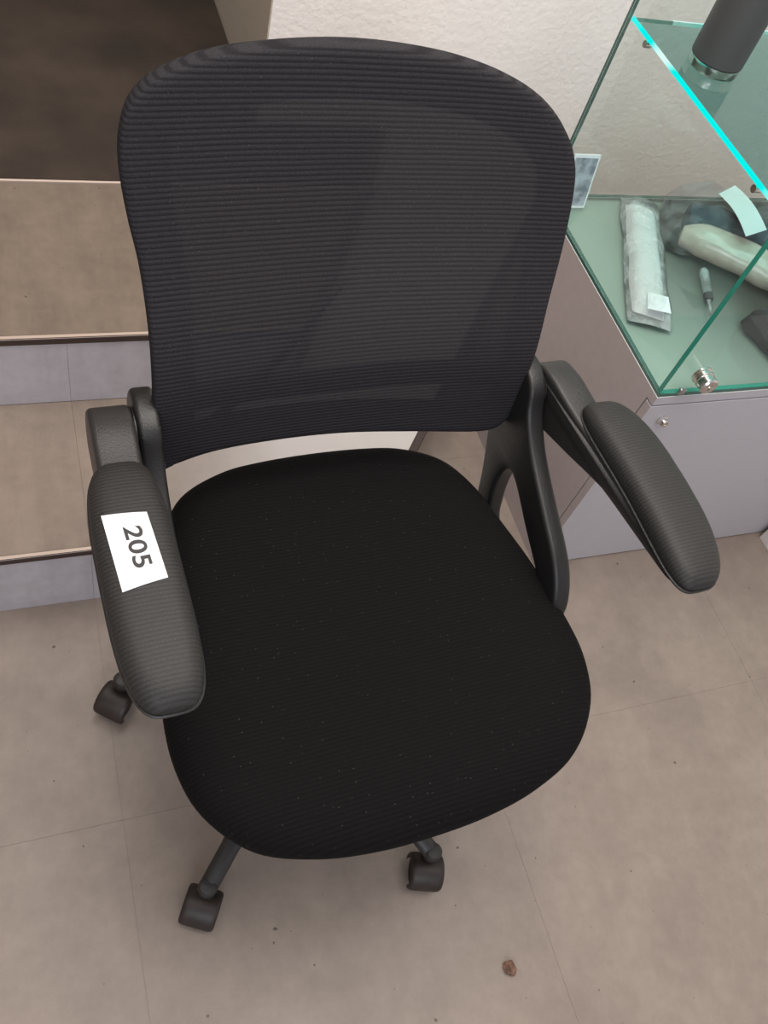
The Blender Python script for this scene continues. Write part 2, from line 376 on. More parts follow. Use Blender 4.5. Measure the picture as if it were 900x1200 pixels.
# thin skin that paints shade onto the passage side of the wall end
bm = bmesh.new(); box(bm, XC - .003, XC, YW + .0005, 3.2, ZL, 2.6); struct(obj('trim_shade_skin', bm, M['wall_shaded'], smooth=False))
bm = bmesh.new(); box(bm, -1.9, XC + .12, 3.2, 3.32, 0, 2.6); struct(obj('wall_far', bm, M['wall_shaded'], smooth=False))
bm = bmesh.new(); box(bm, -1.9, -1.787, FY0, 3.2, 0, 2.6); struct(obj('wall_left', bm, M['wall_shaded'], smooth=False))
bm = bmesh.new(); box(bm, -1.9, XC + .12, 1.9, 3.32, 2.6, 2.7); struct(obj('ceiling', bm, M['wall'], smooth=False))

# ------------------------------------------------------------------ staircase
Y1, Z1, Y2, Z2, Y3 = .7625, .1676, 1.0693, .3266, 1.450
XL = -1.78
stairs = empty('staircase', (0, Y1, 0)); tag(stairs, 'two low vinyl-covered steps with grey tiled risers and bronze nosings, left of the wall', 'stairs')
def wpart(name, bm, m, parent=stairs, **k):
    """part given in world coordinates"""
    bmesh.ops.translate(bm, verts=bm.verts, vec=-Vector(parent.location)); return obj(name, bm, m, parent, **k)
XA = .543                                             # front corner of the first step; its end runs off at a slant
def slant(y): return XA + (y - Y1) * .78
T = .004
e1 = [(XL, Y1 + T), (XA - T, Y1 + T), (slant(YW) - T * 1.5, YW - .001), (XL, YW - .001)]
bm = bmesh.new(); prism(bm, e1, 0, Z1 - T); wpart('step_body', bm, M['grout'], smooth=False)
bm = bmesh.new(); prism(bm, [(XL, Y2 + T), (.44, Y2 + T), (.78, YW - .001), (XL, YW - .001)], Z1 - T + .0002, Z2 - T); wpart('step_body', bm, M['grout'], smooth=False)
bm = bmesh.new(); box(bm, XL, XC - .004, YW, 3.195, 0, Z2 - T); wpart('step_body', bm, M['grout'], smooth=False)
def tiles_x(x0, x1, pitch=TS, ph=TX):
    xs = [x0]; k = math.ceil((x0 - ph) / pitch + 1e-6)
    while ph + k * pitch < x1 - .01: xs.append(ph + k * pitch); k += 1
    return list(zip(xs, xs[1:] + [x1]))
NT = .0045                                             # nosing depth on the tread
for a, b in tiles_x(XL, XA):                          # first riser
    bm = bmesh.new(); box(bm, a + G / 2, b - G / 2, Y1 - .0005, Y1 + T, .0005, Z1 - .013); wpart('riser_tile', bm, M['riser'], smooth=False)
for a, b in tiles_x(XL, .44):                         # second riser
    bm = bmesh.new(); box(bm, a + G / 2, b - G / 2, Y2 - .0005, Y2 + T, Z1 + .0005, Z2 - .013); wpart('riser_tile', bm, M['riser'], smooth=False)
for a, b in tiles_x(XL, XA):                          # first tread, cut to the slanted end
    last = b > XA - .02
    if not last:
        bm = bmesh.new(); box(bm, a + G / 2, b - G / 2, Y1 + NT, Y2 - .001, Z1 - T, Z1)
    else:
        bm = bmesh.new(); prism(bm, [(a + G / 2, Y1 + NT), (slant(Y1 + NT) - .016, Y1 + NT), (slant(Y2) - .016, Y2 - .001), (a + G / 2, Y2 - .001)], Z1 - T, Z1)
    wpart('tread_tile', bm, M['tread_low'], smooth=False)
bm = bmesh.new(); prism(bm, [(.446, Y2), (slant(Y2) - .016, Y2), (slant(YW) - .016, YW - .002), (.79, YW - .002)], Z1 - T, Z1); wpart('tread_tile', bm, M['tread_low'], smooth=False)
for a, b in [(XL, .44)]:                              # second tread, one sheet
    e = b if b < .40 else .44
    bm = bmesh.new(); prism(bm, [(a + G / 2, Y2 + NT), (e - G / 2, Y2 + NT), ((e - G / 2) if b < .40 else .65, Y3 + .004), (a + G / 2, Y3 + .004)], Z2 - T, Z2)
    wpart('tread_tile', bm, M['tread'], smooth=False)
def nosing(x0, x1, y, z):
    bm = bmesh.new(); box(bm, x0, x1, y - .004, y + .001, z - .0135, z - .001, .0008, 1, 0)
    box(bm, x0, x1, y - .004, y + NT - .001, z - .001, z + .0022, .0008, 1, 1)
    o = wpart('nosing', bm, [M['nosing'], M['nosing_top']], smooth=False); return o
nosing(XL, XA, Y1, Z1); nosing(XL, .44, Y2, Z2)
# dark edging down the slanted end of the first step
bm = bmesh.new(); dx = .78
prism(bm, [(XA - .012, Y1 + .004), (XA + .003, Y1 - .003), (slant(YW) + .002, YW - .003), (slant(YW) - .013, YW - .003)], Z1 - .012, Z1 + .0025, .0008)
wpart('end_nosing', bm, M['nosing'], smooth=False)
# landing
bm = bmesh.new(); box(bm, XL, .70, Y3 + .007, Y3 + .0115, Z2 - .003, Z2 + .0035, .0008, 1); wpart('edge_strip', bm, M['nosing_top'], smooth=False)
bm = bmesh.new(); prism(bm, [(XL, Y3 + .013), (.66, Y3 + .013), (.76, YW - .002), (XC - .005, YW - .002), (XC - .005, 3.19), (XL, 3.19)], Z2 - T + .0004, Z2 + .003)
cp = obj('carpet', bm, M['carpet'], smooth=False); tag(cp, 'dark brown carpet covering the landing above the steps', 'carpet')

# ------------------------------------------------------------------ display cabinet
CX0, CX1, CY0, CY1, CH = .895, 1.80, .701, 1.189, .523
cab = empty('display_cabinet', (CX0, CY0, 0)); tag(cab, 'grey laminate display cabinet with a glass case on top, right of the chair', 'cabinet')
def cpart(name, bm, m, **k): return wpart(name, bm, m, parent=cab, **k)
TT = .018
bm = bmesh.new(); box(bm, CX0, CX0 + .016, CY0 + .0185, CY1, 0, CH - TT, 0); plabel(cpart('side_panel', bm, M['laminate_shaded'], smooth=False), 'grey side panel, its shade put into the colour')
bm = bmesh.new(); box(bm, CX1 - .016, CX1, CY0 + .0185, CY1, 0, CH - TT - .0005, .0006, 1); cpart('side_panel', bm, M['laminate_shaded'], smooth=False)
bm = bmesh.new(); box(bm, CX0 + .0165, CX1 - .0165, CY1 - .008, CY1, .0, CH - TT - .0005); cpart('back_panel', bm, M['laminate_shaded'], smooth=False)
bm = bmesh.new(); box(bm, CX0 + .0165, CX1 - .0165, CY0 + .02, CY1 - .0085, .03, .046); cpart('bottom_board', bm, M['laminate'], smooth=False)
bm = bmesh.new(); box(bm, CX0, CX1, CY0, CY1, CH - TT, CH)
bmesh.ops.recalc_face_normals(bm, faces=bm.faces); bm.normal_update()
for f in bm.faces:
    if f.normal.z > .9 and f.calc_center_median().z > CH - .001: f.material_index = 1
    elif f.normal.x < -.9: f.material_index = 2  # left edge gets the painted side shade
cpart('top_board', bm, [M['laminate'], M['cab_top'], M['laminate_shaded']], smooth=False)
bm = bmesh.new(); box(bm, CX0 + .0005, CX1, CY0, CY0 + .017, .004, CH - TT - .004, .0008, 1)
bmesh.ops.recalc_face_normals(bm, faces=bm.faces); bm.normal_update()
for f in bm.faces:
    if f.normal.x < -.9: f.material_index = 1  # door's left edge carries the same painted shade
door = cpart('door', bm, [M['laminate'], M['laminate_shaded']], smooth=False)
bm = bmesh.new(); lathe(bm, [(.0095, 0), (.0095, -.003), (.0075, -.0045), (.0072, -.010), (.0062, -.0115), (.002, -.0115), (.0015, -.010)], (.938 - CX0, .0, .4655), 'Y', 28)
lk = obj('door_lock', bm, M['chrome'], door)
# glass case
GT = .006
def pane(name, x0, x1, y0, y1, z0, z1, m=None, em=None, thin='x', parent=cab, top=None):
    bm = bmesh.new(); box(bm, x0, x1, y0, y1, z0, z1)
    bmesh.ops.recalc_face_normals(bm, faces=bm.faces)
    ax = 'xyz'.index(thin)
    for f in bm.faces:
        if abs(f.normal[ax]) < .5: f.material_index = 1
    return wpart(name, bm, [m or M['glass'], em or M['edge']], parent=parent, smooth=False)
GZ = CH + .0065; GH = 1.22
pane('glass_floor', CX0 + .001, CX1 - .001, CY0 + .001, CY1 - .001, CH + .0005, GZ, M['glass_floor'], M['edge_dark'], 'z')
pane('side_pane', CX0 + .002, CX0 + .002 + GT, CY0 + .0105, CY1 - .0025 - GT, GZ + .0003, GH, em=M['edge_dark'])
pane('side_pane', CX1 - .008, CX1 - .002, CY0 + .0105, CY1 - .0025 - GT, GZ + .0003, GH, em=M['edge_dark'])
pane('front_pane', CX0 + .002, CX1 - .002, CY0 + .002, CY0 + .002 + .008, GZ + .0003, GH, em=M['edge'], thin='y')
pane('back_pane', CX0 + .002, CX1 - .002, CY1 - .002 - GT, CY1 - .002, GZ + .0003, GH, em=M['edge_dark'], thin='y')
pane('top_pane', CX0 + .001, CX1 - .001, CY0 + .001, CY1 - .001, GH + .0003, GH + .0063, em=M['edge'], thin='z')
SZ = .852
sx0 = CX0 + .0085; sx1 = CX1 - .0085; sy0 = .735; sy1 = CY1 - .0095
shelf = pane('glass_shelf', sx0 + .003, sx1 - .003, sy0, sy1 - .003, SZ, SZ + .006, M['glass_shelf'], M['edge'], 'z')
bm = bmesh.new(); box(bm, sx0, sx0 + .003, sy0, sy1, SZ, SZ + .006)
s = wpart('light_strip', bm, M['led'], parent=cab, smooth=False); s['label'] = 'cyan glowing side edge of the shelf'
bm = bmesh.new(); box(bm, sx0 + .075, sx1, sy1 - .003, sy1, SZ, SZ + .006)
s = wpart('light_strip', bm, M['led'], parent=cab, smooth=False); s['label'] = 'cyan glowing rear edge of the shelf'
for yy in (sy0 + .05, sy1 - .055):                    # small clips carrying the shelf
    for xs, sg in ((sx0, 1), (sx1, -1)):
        bm = bmesh.new(); lathe(bm, [(.0055, 0), (.0055, sg * .010), (.004, sg * .014)], (xs - sg * .0003, yy, SZ - .006), 'X', 20)
        cpart('shelf_clip', bm, M['chrome'])
# round lock on the front glass
bm = bmesh.new(); lathe(bm, [(.0165, 0), (.0165, -.004), (.0145, -.005), (.0145, -.009), (.0158, -.0095), (.0158, -.0125), (.0142, -.013), (.0142, -.022), (.0148, -.0225), (.0148, -.026), (.0125, -.0285), (.0055, -.0285), (.005, -.0258), (.001, -.0258)], (.950, CY0 + .0015, .572), 'Y', 36)
kn = cpart('glass_lock', bm, M['chrome'])
bm = bmesh.new(); box(bm, .925, .937, CY0 - .006, CY0 + .0015, .533, .545, .002, 2); cpart('lock_clip', bm, M['steel'])

# white low box whose corner shows at the right edge
bm = bmesh.new(); box(bm, 1.478, 2.02, .32, .690, 0, .30, .002, 2)
bo = obj('white_box', bm, M['white_box'], smooth=False); tag(bo, 'white low box on the floor against the cabinet front, at the right edge', 'box')

# ------------------------------------------------------------------ things in and on the case
def crumple(bm, amp, scale, seed=0):
    for v in bm.verts:
        p = v.co * scale + Vector((seed, seed * .7, 0))
        v.co += amp * Vector((noise.noise(p), noise.noise(p + Vector((9, 0, 0))), noise.noise(p + Vector((0, 9, 0)))))
def pillow(bm, L, W, H, nx=36, ny=16, pw=2.6, taper=0.0, base=True):
    """soft flat pack lying on z=0: long axis x"""
    top = []; bot = []
    for i in range(nx + 1):
        u = -1 + 2 * i / nx; ra = []; rb = []
        for j in range(ny + 1):
            v = -1 + 2 * j / ny
            h = max(0, (1 - abs(u) ** (pw * 3))) ** .5 * max(0, (1 - abs(v) ** pw)) ** .5
            wv = W / 2 * (1 + taper * u)
            ra.append((u * L / 2, v * wv, H * (.12 + .88 * h))); rb.append((u * L / 2, v * wv, H * .12 * (1 - h)))
        top.append(ra); bot.append(rb)
    A = [[bm.verts.new(p) for p in r] for r in top]; B = [[bm.verts.new(p) for p in r] for r in bot]
    for i in range(nx):
        for j in range(ny):
            bm.faces.new([A[i][j], A[i + 1][j], A[i + 1][j + 1], A[i][j + 1]])
            bm.faces.new([B[i][j], B[i][j + 1], B[i + 1][j + 1], B[i + 1][j]])
    for i in range(nx):
        bm.faces.new([A[i][0], B[i][0], B[i + 1][0], A[i + 1][0]]); bm.faces.new([A[i][ny], A[i + 1][ny], B[i + 1][ny], B[i][ny]])
    for j in range(ny):
        bm.faces.new([A[0][j], A[0][j + 1], B[0][j + 1], B[0][j]]); bm.faces.new([A[nx][j], B[nx][j], B[nx][j + 1], A[nx][j + 1]])

# long white pack in clear plastic
pk = empty('white_package', (1.016, 1.003, GZ + .001), math.atan2(.31, .135)); tag(pk, 'long white paper pack in a clear plastic sleeve lying on the glass', 'package')
bm = bmesh.new(); pillow(bm, .30, .056, .026, taper=-.04); crumple(bm, .003, 14, 3)
for v in bm.verts: v.co.z = max(v.co.z, .0022)
obj('paper_pack', bm, M['tissue'], pk)
bm = bmesh.new(); pillow(bm, .345, .076, .031, taper=-.05); crumple(bm, .004, 18, 8)
for v in bm.verts: v.co.z = max(v.co.z, .0008)
obj('plastic_sleeve', bm, M['film_thick'], pk)
bm = bmesh.new(); box(bm, -.158, -.118, -.028, .010, .026, .0266); crumple(bm, .003, 20, 2)
plabel(obj('paper_label', bm, M['paper'], pk, smooth=False), 'small white paper label at the near end')

# bag with clothing
bg = empty('clothing_bag', (1.19, 1.01, GZ + .001)); tag(bg, 'clear plastic bag holding folded beige and navy clothing with a white tag', 'bag')
bm = bmesh.new()
pa = [(-.085, .035, .024), (-.06, .015, .030), (-.01, -.025, .032), (.05, -.075, .032), (.12, -.112, .032), (.19, -.13, .030)]
sp_ = spline(pa, 6, closed=False)
tube(bm, sp_, [.006] + [.022 + .010 * min(1, k / 6) for k in range(len(sp_) - 2)] + [.02], 20, flat=.9); crumple(bm, .009, 16, 5)
for v in bm.verts: v.co.z = max(v.co.z, .0005)
obj('beige_cloth', bm, M['beige_cloth'], bg)
bm = bmesh.new()
sp_ = spline([(-.06, .055, .026), (.0, .03, .034), (.06, -.01, .034), (.15, -.03, .03)], 6, closed=False)
tube(bm, [(p[0], p[1] + .022, p[2]) for p in sp_], [.01] + [.034] * (len(sp_) - 2) + [.02], 20, flat=.85); crumple(bm, .012, 14, 11)
for v in bm.verts: v.co.z = max(v.co.z, .001)
obj('navy_cloth', bm, M['navy'], bg)
bm = bmesh.new(); pillow(bm, .16, .10, .05); crumple(bm, .012, 16, 15)
for v in bm.verts: v.co = Vector((v.co.x + .13, v.co.y + .055, max(v.co.z, .001)))
obj('black_cloth', bm, M['black_pouch'], bg)
bm = bmesh.new()                                     # folded paper tag leaning over the bag
gr = []
TL, TR, BR, BL = Vector((-.013, .074)), Vector((.040, .100)), Vector((.036, -.024)), Vector((-.022, -.042))
for i in range(9):
    t = i / 8; row = []
    for s_ in (0, .5, 1):
        p = (TL * (1 - s_) + TR * s_) * (1 - t) + (BL * (1 - s_) + BR * s_) * t
        row.append((p.x, p.y, .084 + .008 * math.sin(t * 3)))
    gr.append(row)
rows = [[bm.verts.new(p) for p in r] for r in gr]
for i in range(8):
    for j in range(2): bm.faces.new([rows[i][j], rows[i][j + 1], rows[i + 1][j + 1], rows[i + 1][j]])
r_ = bmesh.ops.extrude_face_region(bm, geom=list(bm.faces)); bmesh.ops.translate(bm, verts=[v for v in r_['geom'] if isinstance(v, bmesh.types.BMVert)], vec=(0, 0, -.0006))
obj('paper_tag', bm, M['tissue'], bg)
bm = bmesh.new(); pillow(bm, .36, .17, .080, nx=48, ny=26, pw=2.2); crumple(bm, .020, 17, 21)
for v in bm.verts:
    x, y = v.co.x, v.co.y; a = math.radians(-22); v.co = Vector((x * math.cos(a) - y * math.sin(a) + .085, x * math.sin(a) + y * math.cos(a) + .030, max(v.co.z, .0002)))
    v.co.y = min(v.co.y, .162)
obj('plastic_wrap', bm, M['film'], bg)

# small glass vial with dark stopper
vl = empty('glass_vial', (1.105, .914, GZ + .0085), math.atan2(.095, .039)); tag(vl, 'thin clear glass dropper vial with a dark collar, lying beside the white pack', 'vial')
bm = bmesh.new(); lathe(bm, [(.002, -.005), (.0035, -.003), (.0075, .0), (.0082, .01), (.0082, .052), (.007, .060), (.003, .064)], (0, 0, 0), 'X', 24); obj('glass_bulb', bm, M['film_thick'], vl)
bm = bmesh.new(); lathe(bm, [(.006, -.020), (.0078, -.018), (.0078, -.006), (.0065, -.0055)], (0, 0, 0), 'X', 24); obj('collar', bm, M['bottle'], vl)
bm = bmesh.new(); lathe(bm, [(.0015, -.056), (.0025, -.05), (.0035, -.021)], (0, 0, 0), 'X', 16); obj('tip', bm, M['film_thick'], vl)

# dark pouch at the right
bm = bmesh.new(); pillow(bm, .15, .125, .065, pw=3.5); crumple(bm, .010, 18, 31)
for v in bm.verts: v.co.z = max(v.co.z, .0004)
po = obj('dark_pouch', bm, M['black_pouch']); po.location = (1.216, .800, GZ + .001); po.rotation_euler = (0, 0, math.radians(12)); tag(po, 'dark grey soft pouch on the glass behind the front pane', 'pouch')

# framed picture card leaning on the back pane
pc = empty('picture_card', (.912, 1.146, GZ + .001)); pc.rotation_euler = (math.radians(-13), 0, 0); tag(pc, 'small blue-grey picture card with a white border leaning on the back pane', 'picture')
bm = bmesh.new(); box(bm, -.006, .048, 0, .003, 0, .098, .0006, 1); obj('white_border', bm, M['paper'], pc, smooth=False)
bm = bmesh.new(); box(bm, -.002, .044, -.0008, -.0001, .006, .092); obj('print', bm, M['photo'], pc, smooth=False)

# charcoal insulated bottle on the shelf
bt = empty('insulated_bottle', (.980, 1.052, SZ + .0065)); tag(bt, 'charcoal insulated bottle with a steel base standing on the lit shelf', 'bottle')
bm = bmesh.new(); lathe(bm, [(.034, 0), (.0385, .001), (.0395, .004), (.0395, .014)], n=48); obj('base_ring', bm, M['chrome'], bt)
bm = bmesh.new(); lathe(bm, [(.0385, .0143), (.0405, .016), (.0405, .20), (.038, .215), (.03, .228), (.024, .232)], n=48); obj('body', bm, M['bottle'], bt)
bm = bmesh.new(); lathe(bm, [(.025, .2325), (.026, .236), (.026, .258), (.023, .262)], n=40); obj('lid', bm, M['plastic'], bt)

# crumb of dirt on the floor
bm = bmesh.new(); bmesh.ops.create_icosphere(bm, subdivisions=3, radius=.0095); crumple(bm, .006, 110, 4)
for v in bm.verts: v.co.z = max(v.co.z * .55, -.0035)
cr = obj('dirt_crumb', bm, M['crumb']); cr.location = (.571, .026, .0036); tag(cr, 'small brown crumb of dirt on the bare floor in front of the chair', 'crumb')

# ------------------------------------------------------------------ office chair
chair = empty('office_chair', (.35, .43, 0), math.radians(3)); tag(chair, 'black mesh-back office swivel chair with flip-up armrests', 'chair')
# --- seat cushion
so = [(0, .268), (.075, .265), (.135, .255), (.190, .226), (.222, .175), (.240, .110), (.258, .03), (.268, -.05), (.268, -.115), (.250, -.172), (.205, -.222), (.140, -.248), (.07, -.260), (0, -.263)]
so = so + [(-x, y) for x, y in so[-2:0:-1]]
OUT = spline([(x, y, 0) for x, y in so], 6)
def droop(y): t = max(0, (-y - .10) / .16); return -.018 * t * t
def seat_ring(s, z, r=0):
    out = []
    for p in OUT:
        n_ = Vector((p.x, p.y, 0)).normalized()
        q = Vector((p.x * s, p.y * s, 0)) + n_ * r
        dish = .008 * (1 - min(1, (q.x / .19) ** 2)) * (1 - min(1, ((q.y - .02) / .2) ** 2)) if s < .9 else 0
        out.append((q.x, q.y, z - dish + droop(q.y)))
    return out
bm = bmesh.new()
prof = [(1, -.030, .418), (1, -.010, .422), (1, -.002, .434), (1, 0, .448), (1, -.002, .460), (1, -.009, .472), (1, -.021, .4815), (1, -.038, .487)]
rings = [seat_ring(1, z, r) for _, r, z in prof]
for s in (.80, .70, .58, .45, .30, .15, .04): rings.append(seat_ring(s, .4905))
loft(bm, rings)
seat = obj('seat', bm, M['seat'], chair, sharp=80)
bm = bmesh.new(); loft(bm, [[(x, y, z) for x, y, z in seat_ring(.93, .417)], seat_ring(.90, .408), seat_ring(.82, .402)]); obj('seat_pan', bm, M['plastic'], chair)
# --- backrest
LEAN = .28
def back_y(x, z):
    return .2 + LEAN * (z - .55) - .022 * math.exp(-((z - .70) / .10) ** 2) - .20 * x * x + .006
bo_ = [(-.228, .569), (-.2305, .64), (-.2305, .70), (-.2315, .755), (-.236, .81), (-.2445, .857), (-.2495, .899), (-.2485, .930), (-.240, .957), (-.223, .976), (-.201, .988), (-.164, 1.0), (-.11, 1.008), (-.044, 1.0125), (.016, 1.011),
       (.081, 1.004), (.141, .990), (.187, .970), (.221, .943), (.242, .912), (.252, .875), (.2545, .817), (.248, .74), (.2475, .66), (.2485, .605), (.239, .570), (.205, .558), (.103, .567), (.006, .577), (-.085, .5805), (-.16, .5785), (-.214, .5675)]
bo_ = [(x, z - .007 * max(0, (z - .90) / .11)) for x, z in bo_]
BO = spline([(x, z, 0) for x, z in bo_], 6)
BC = Vector((0, .80, 0))
def back_ring(inset, off):
    out = []
    n = len(BO)
    for i, p in enumerate(BO):
        t = BO[(i + 1) % n] - BO[i - 1]; nn = Vector((t.y, -t.x, 0)).normalized()
        if nn.dot(p - BC) < 0: nn = -nn
        q = p - nn * inset
        out.append((q.x, back_y(q.x, q.y) + off, q.y))
    return out
def back_scaled(s, inset, off):
    out = []
    for a in back_ring(inset, 0):
        x = a[0] * s; z = BC.y + (a[2] - BC.y) * s; out.append((x, back_y(x, z) + off, z))
    return out
bm = bmesh.new()
rr = [back_ring(.016, .0245), back_ring(.008, .0225), back_ring(.002, .017), back_ring(.0, .010), back_ring(.0008, .0035), back_ring(.001, .001), back_ring(.004, -.001), back_ring(.010, -.0015), back_ring(.02, -.0015)]
rr += [back_scaled(s, .02, -.0015) for s in (.9, .8, .7, .6, .5, .4, .3, .2, .1, .02)]
loft(bm, rr, cap0=False)
mp_ = obj('mesh_panel', bm, M['mesh'], chair, sharp=80)
bm = bmesh.new()                                      # plastic ring frame behind the mesh
fr_ = [back_ring(.004, .006), back_ring(.003, .012), back_ring(.005, .0165), back_ring(.014, .0225), back_ring(.036, .022), back_ring(.044, .012), back_ring(.046, .002), back_ring(.040, .0005), back_ring(.012, .0005)]
R_ = [[bm.verts.new(p) for p in r] for r in fr_]; n_ = len(R_[0])
for i in range(len(R_)):
    a, b = R_[i], R_[(i + 1) % len(R_)]
    for k in range(n_): bm.faces.new([a[k], a[(k + 1) % n_], b[(k + 1) % n_], b[k]])
frame = obj('backrest_frame', bm, M['plastic'], chair, sharp=60)
# lower back carrier: bar behind the bottom of the mesh between the two armrest brackets
bm = bmesh.new(); tube(bm, spline([(-.262, .213, .628), (-.225, .245, .622), (-.12, .268, .612), (0, .272, .608), (.12, .268, .612), (.225, .245, .622), (.262, .213, .628)], 6, closed=False), .014, 16, flat=1.3)
obj('back_carrier', bm, M['plastic'], chair)
# --- armrests
def arm(sg):
    xb = .255 if sg > 0 else -.238                                    # mid plane of the bracket plate
    # bracket plate (y, z): hub on top, two limbs round an opening, foot under the seat
    outer = spline([(.218, .668, 0), (.246, .660, 0), (.258, .628, 0), (.250, .585, 0), (.225, .53, 0), (.196, .47, 0), (.178, .42, 0), (.165, .385, 0), (.08, .378, 0), (-.01, .385, 0), (-.045, .41, 0), (-.052, .45, 0), (-.04, .49, 0), (-.005, .527, 0), (.06, .558, 0), (.125, .59, 0), (.165, .622, 0), (.185, .655, 0)], 5)
    hole = spline([(.150, .528, 0), (.158, .50, 0), (.150, .455, 0), (.125, .415, 0), (.03, .412, 0), (-.012, .428, 0), (-.015, .452, 0), (.012, .478, 0), (.07, .503, 0), (.125, .528, 0)], 5)
    br = plate('armrest_bracket', [outer, hole], .026, .006, M['plastic'], chair, lambda u, v, w_: Vector((xb + w_, u, v)))
    bm = bmesh.new(); lathe(bm, [(.001, 0), (.0065, 0), (.0085, -sg * .002), (.0085, -sg * .004)] if sg > 0 else [(.001, 0), (.0065, 0), (.0085, .002), (.0085, .004)], (xb - sg * .0172, .224, .598), 'X', 20)
    obj('bolt', bm, M['chrome'], br)
    # hub
    bm = bmesh.new(); lathe(bm, [(.024, sg * .0125), (.027, sg * .0132), (.027, sg * .0145), (.024, sg * .0150)], (xb, .207, .632), 'X', 32); obj('pivot_hub', bm, M['plastic_grey'], br)
    # swinging arm beam, side profile tapering to the front
    xa = .291 if sg > 0 else -.2765
    prof_ = spline([(.222, .660, 0), (.236, .635, 0), (.226, .600, 0), (.19, .590, 0), (.12, .604, 0), (.04, .624, 0), (-.06, .640, 0), (-.105, .648, 0), (-.112, .657, 0), (-.10, .662, 0), (.0, .661, 0), (.10, .661, 0), (.15, .664, 0), (.19, .668, 0)], 5)
    bmn = plate('armrest_beam', [prof_], .046 if sg > 0 else .046, .006, M['plastic_grey'], chair, lambda u, v, w_: Vector((xa + w_ + (.020 if sg > 0 else -.003) * max(0, min(1, (.2 - u) / .16)), u, v)))
    # pad
    xp = (.313 if sg > 0 else -.280); rot = (.0 if sg > 0 else 0)
    L_, W_ = .137, (.040 if sg > 0 else .0385)
    def pad_plan(s, r):
        pts = []
        for k in range(64):
            a = 2 * math.pi * k / 64; c, s_ = math.cos(a), math.sin(a)
            e = 2 / 3.7
            x = (W_ + r) * math.copysign(abs(c) ** e, c) * s; y = (L_ + r) * math.copysign(abs(s_) ** (2 / 3.5), s_) * (1 - (1 - s) * .35)
            x += (.012 if sg > 0 else -.002) * (1 - (y / L_) ** 2)
            pts.append((xp + x, .003 + y))
        return pts
    def pad_z(x, y):
        v = (y - .003) / L_; u = (x - xp - (.012 if sg > 0 else -.002) * (1 - v * v)) / W_
        return .688 - .0045 * u * u - .012 * abs(v) ** 4 + .003
    bm = bmesh.new(); rg = []
    for s, r, z in ((1, -.004, .662), (1, -.0008, .6635), (1, 0, .667)): rg.append([(x, y, z) for x, y in pad_plan(s, r)])
    for k, (r, dz) in enumerate(((-.0005, .010), (-.002, .0065), (-.0055, .003), (-.0095, .001))):
        rg.append([(x, y, max(.669 + k * .0005, pad_z(x, y) - dz)) for x, y in pad_plan(1, r)])
    for s in (.6, .45, .3, .15, .03): rg.append([(x, y, pad_z(x, y)) for x, y in pad_plan(s, 0)])
    RV = loft(bm, rg[:-1], cap1=False)[-1]
    for k in range(-16, 16): 
        q = [RV[k % 64], RV[(k + 1) % 64], RV[(31 - k) % 64], RV[(32 - k) % 64]]
        q = list(dict.fromkeys(q))
        if len(q) > 2: bm.faces.new(q)
    pd = obj('armrest_pad', bm, M['pad'], chair, sharp=80)
    bm = bmesh.new(); loft(bm, [[(x, y, .6595) for x, y in pad_plan(1, .0002)], [(x, y, .6605) for x, y in pad_plan(1, .0014)], [(x, y, .6625) for x, y in pad_plan(1, .0014)], [(x, y, .6635) for x, y in pad_plan(1, .0002)]])
    obj('pad_rim', bm, M['plastic_grey'], pd, sharp=30)
    return pd, pad_z, xp
padR, pz, _ = arm(1)
padL, padz, xpl = arm(-1)
plabel(padL, 'left armrest pad with the number sticker'); 
# --- sticker reading 205, printed sideways so its text reads from rear to front
st_bm = bmesh.new()
c00, c10, c11, c01 = Vector((-.309, .066)), Vector((-.267, .062)), Vector((-.262, -.013)), Vector((-.3045, -.020))
def smap(u, v, d):
    """u 0..1 from the outer to the inner long edge, v 0..1 from rear to front"""
    p = (c00 * (1 - u) + c10 * u) * (1 - v) + (c01 * (1 - u) + c11 * u) * v
    return (p.x, p.y, padz(p.x, p.y) + .0006 + d)
def sheet(n1, n2):
    g = [[st_bm.verts.new(smap(i / n1, j / n2, 0)) for j in range(n2 + 1)] for i in range(n1 + 1)]
    h = [[st_bm.verts.new(smap(i / n1, j / n2, .0003)) for j in range(n2 + 1)] for i in range(n1 + 1)]
    for i in range(n1):
        for j in range(n2):
            st_bm.faces.new([h[i][j], h[i + 1][j], h[i + 1][j + 1], h[i][j + 1]]); st_bm.faces.new([g[i][j], g[i][j + 1], g[i + 1][j + 1], g[i + 1][j]])
    for i in range(n1):
        st_bm.faces.new([g[i][0], g[i + 1][0], h[i + 1][0], h[i][0]]); st_bm.faces.new([g[i][n2], h[i][n2], h[i + 1][n2], g[i + 1][n2]])
    for j in range(n2):
        st_bm.faces.new([g[0][j], h[0][j], h[0][j + 1], g[0][j + 1]]); st_bm.faces.new([g[n1][j], g[n1][j + 1], h[n1][j + 1], h[n1][j]])
sheet(10, 12)
cu = D.curves.new('digits', 'FONT'); cu.body = '205'; cu.size = 1; cu.offset = .02; cu.space_character = 1.02; cu.resolution_u = 6
to = D.objects.new('tmp', cu); COL.objects.link(to)
me = D.meshes.new_from_object(to.evaluated_get(bpy.context.evaluated_depsgraph_get())); D.objects.remove(to)
xs = [v.co.x for v in me.vertices]; ys = [v.co.y for v in me.vertices]; x0, x1, y0, y1 = min(xs), max(xs), min(ys), max(ys)
tb = bmesh.new(); tb.from_mesh(me); bmesh.ops.triangulate(tb, faces=tb.faces)
idx = {}
for v in tb.verts:
    a = (v.co.x - x0) / (x1 - x0); b = (v.co.y - y0) / (y1 - y0)
    idx[v] = st_bm.verts.new(smap(.37 + .41 * b, .20 + .58 * a, .0006))
for f in tb.faces:
    st_bm.faces.new([idx[v] for v in f.verts]).material_index = 1
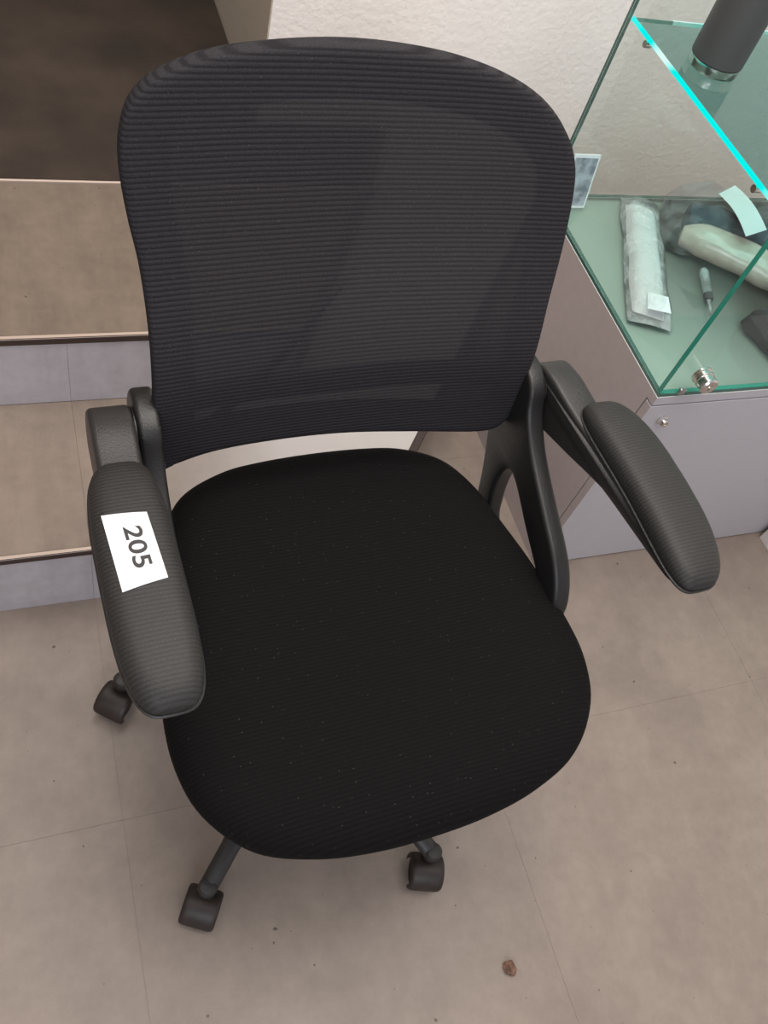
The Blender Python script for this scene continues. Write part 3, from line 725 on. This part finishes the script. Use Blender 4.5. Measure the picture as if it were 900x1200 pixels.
tb.free()
me = D.meshes.new('number_sticker')
st_bm.normal_update(); st_bm.to_mesh(me); st_bm.free(); me.materials.append(M['paper']); me.materials.append(M['ink'])
stk = link('number_sticker', me, padL); plabel(stk, 'white sticker printed 205')

# --- base
SCX, SCY, SR = -.016, .026, .290
bm = bmesh.new(); lathe(bm, [(.040, .062), (.043, .068), (.043, .100), (.036, .112), (.030, .114)], (SCX, SCY, 0), n=36); hub = obj('star_base', bm, M['plastic'], chair)
bm = bmesh.new(); lathe(bm, [(.025, .1145), (.025, .25), (.0255, .252), (.014, .254), (.014, .372)], (SCX, SCY, 0), n=28); obj('gas_lift', bm, M['plastic'], chair)
bm = bmesh.new(); box(bm, SCX - .09, SCX + .09, SCY - .11, SCY + .09, .3725, .4015, .008, 2); obj('tilt_mechanism', bm, M['plastic'], chair)
for sg in (-1, 1):
    bm = bmesh.new(); box(bm, *((SCX + .0905, .2405) if sg > 0 else (-.2235, SCX - .0905)), .02, .085, .386, .398, .002, 1); obj('arm_mount', bm, M['plastic'], chair)
TD = Vector((-.50, -.866, 0)).normalized()            # direction every caster trails
for k in range(5):
    a = math.radians(225.7 + 72 * k); d = Vector((math.cos(a), math.sin(a), 0)); c = Vector((SCX, SCY, 0))
    bm = bmesh.new()
    tube(bm, spline([c + d * .036 + Vector((0, 0, .088)), c + d * .12 + Vector((0, 0, .090)), c + d * .23 + Vector((0, 0, .085)), c + d * .289 + Vector((0, 0, .072))], 4, closed=False), [.0185] * 4 + [.0165] * 4 + [.0140] * 5, 16, flat=.85)
    lathe(bm, [(.0125, .0615), (.0138, .064), (.0138, .080), (.011, .084), (.006, .0852)], tuple(c + d * SR), n=20)
    obj('base_leg', bm, M['plastic_grey'], hub)
    # caster: hood, fork stem, two wheels
    cs = c + d * SR; tw = TD.copy(); tw.rotate(Matrix.Rotation(math.radians((-2, 9, -70, 15, -12)[k]), 3, 'Z'))
    ax = Vector((-tw.y, tw.x, 0)); wc = cs + tw * .018 + Vector((0, 0, .0265))
    def fr(p): return wc + ax * p[0] + tw * p[1] + Vector((0, 0, p[2]))
    bm = bmesh.new(); rings = []
    for xw, rs in ((-.0262, .78), (-.0255, .90), (-.023, .97), (-.018, 1), (.018, 1), (.023, .97), (.0255, .90), (.0262, .78)):
        rng = []
        for i in range(20):                           # hood wraps over the wheels, open below
            t = math.radians(-25 + 235 * i / 19); rng.append(fr((xw, math.cos(t) * .0285 * rs, math.sin(t) * .0285 * rs)))
        for i in range(20):
            t = math.radians(210 - 235 * i / 19); rng.append(fr((xw, math.cos(t) * .0262 * rs, math.sin(t) * .0262 * rs)))
        rings.append(rng)
    loft(bm, rings)
    lathe(bm, [(.0105, .050), (.0105, .0612), (.006, .0614)], tuple(cs), n=18)
    cst = obj('caster', bm, M['caster'], hub)
    for sx in (-.0115, .0115):
        bm = bmesh.new(); rings = []
        for xw, r in ((-.0085, .016), (-.0085, .023), (-.006, .0258), (.006, .0258), (.0085, .023), (.0085, .016)):
            rings.append([fr((sx + xw, math.cos(2 * math.pi * i / 28) * r, math.sin(2 * math.pi * i / 28) * r)) for i in range(28)])
        loft(bm, rings); obj('caster_wheel', bm, M['rubber'], hub)
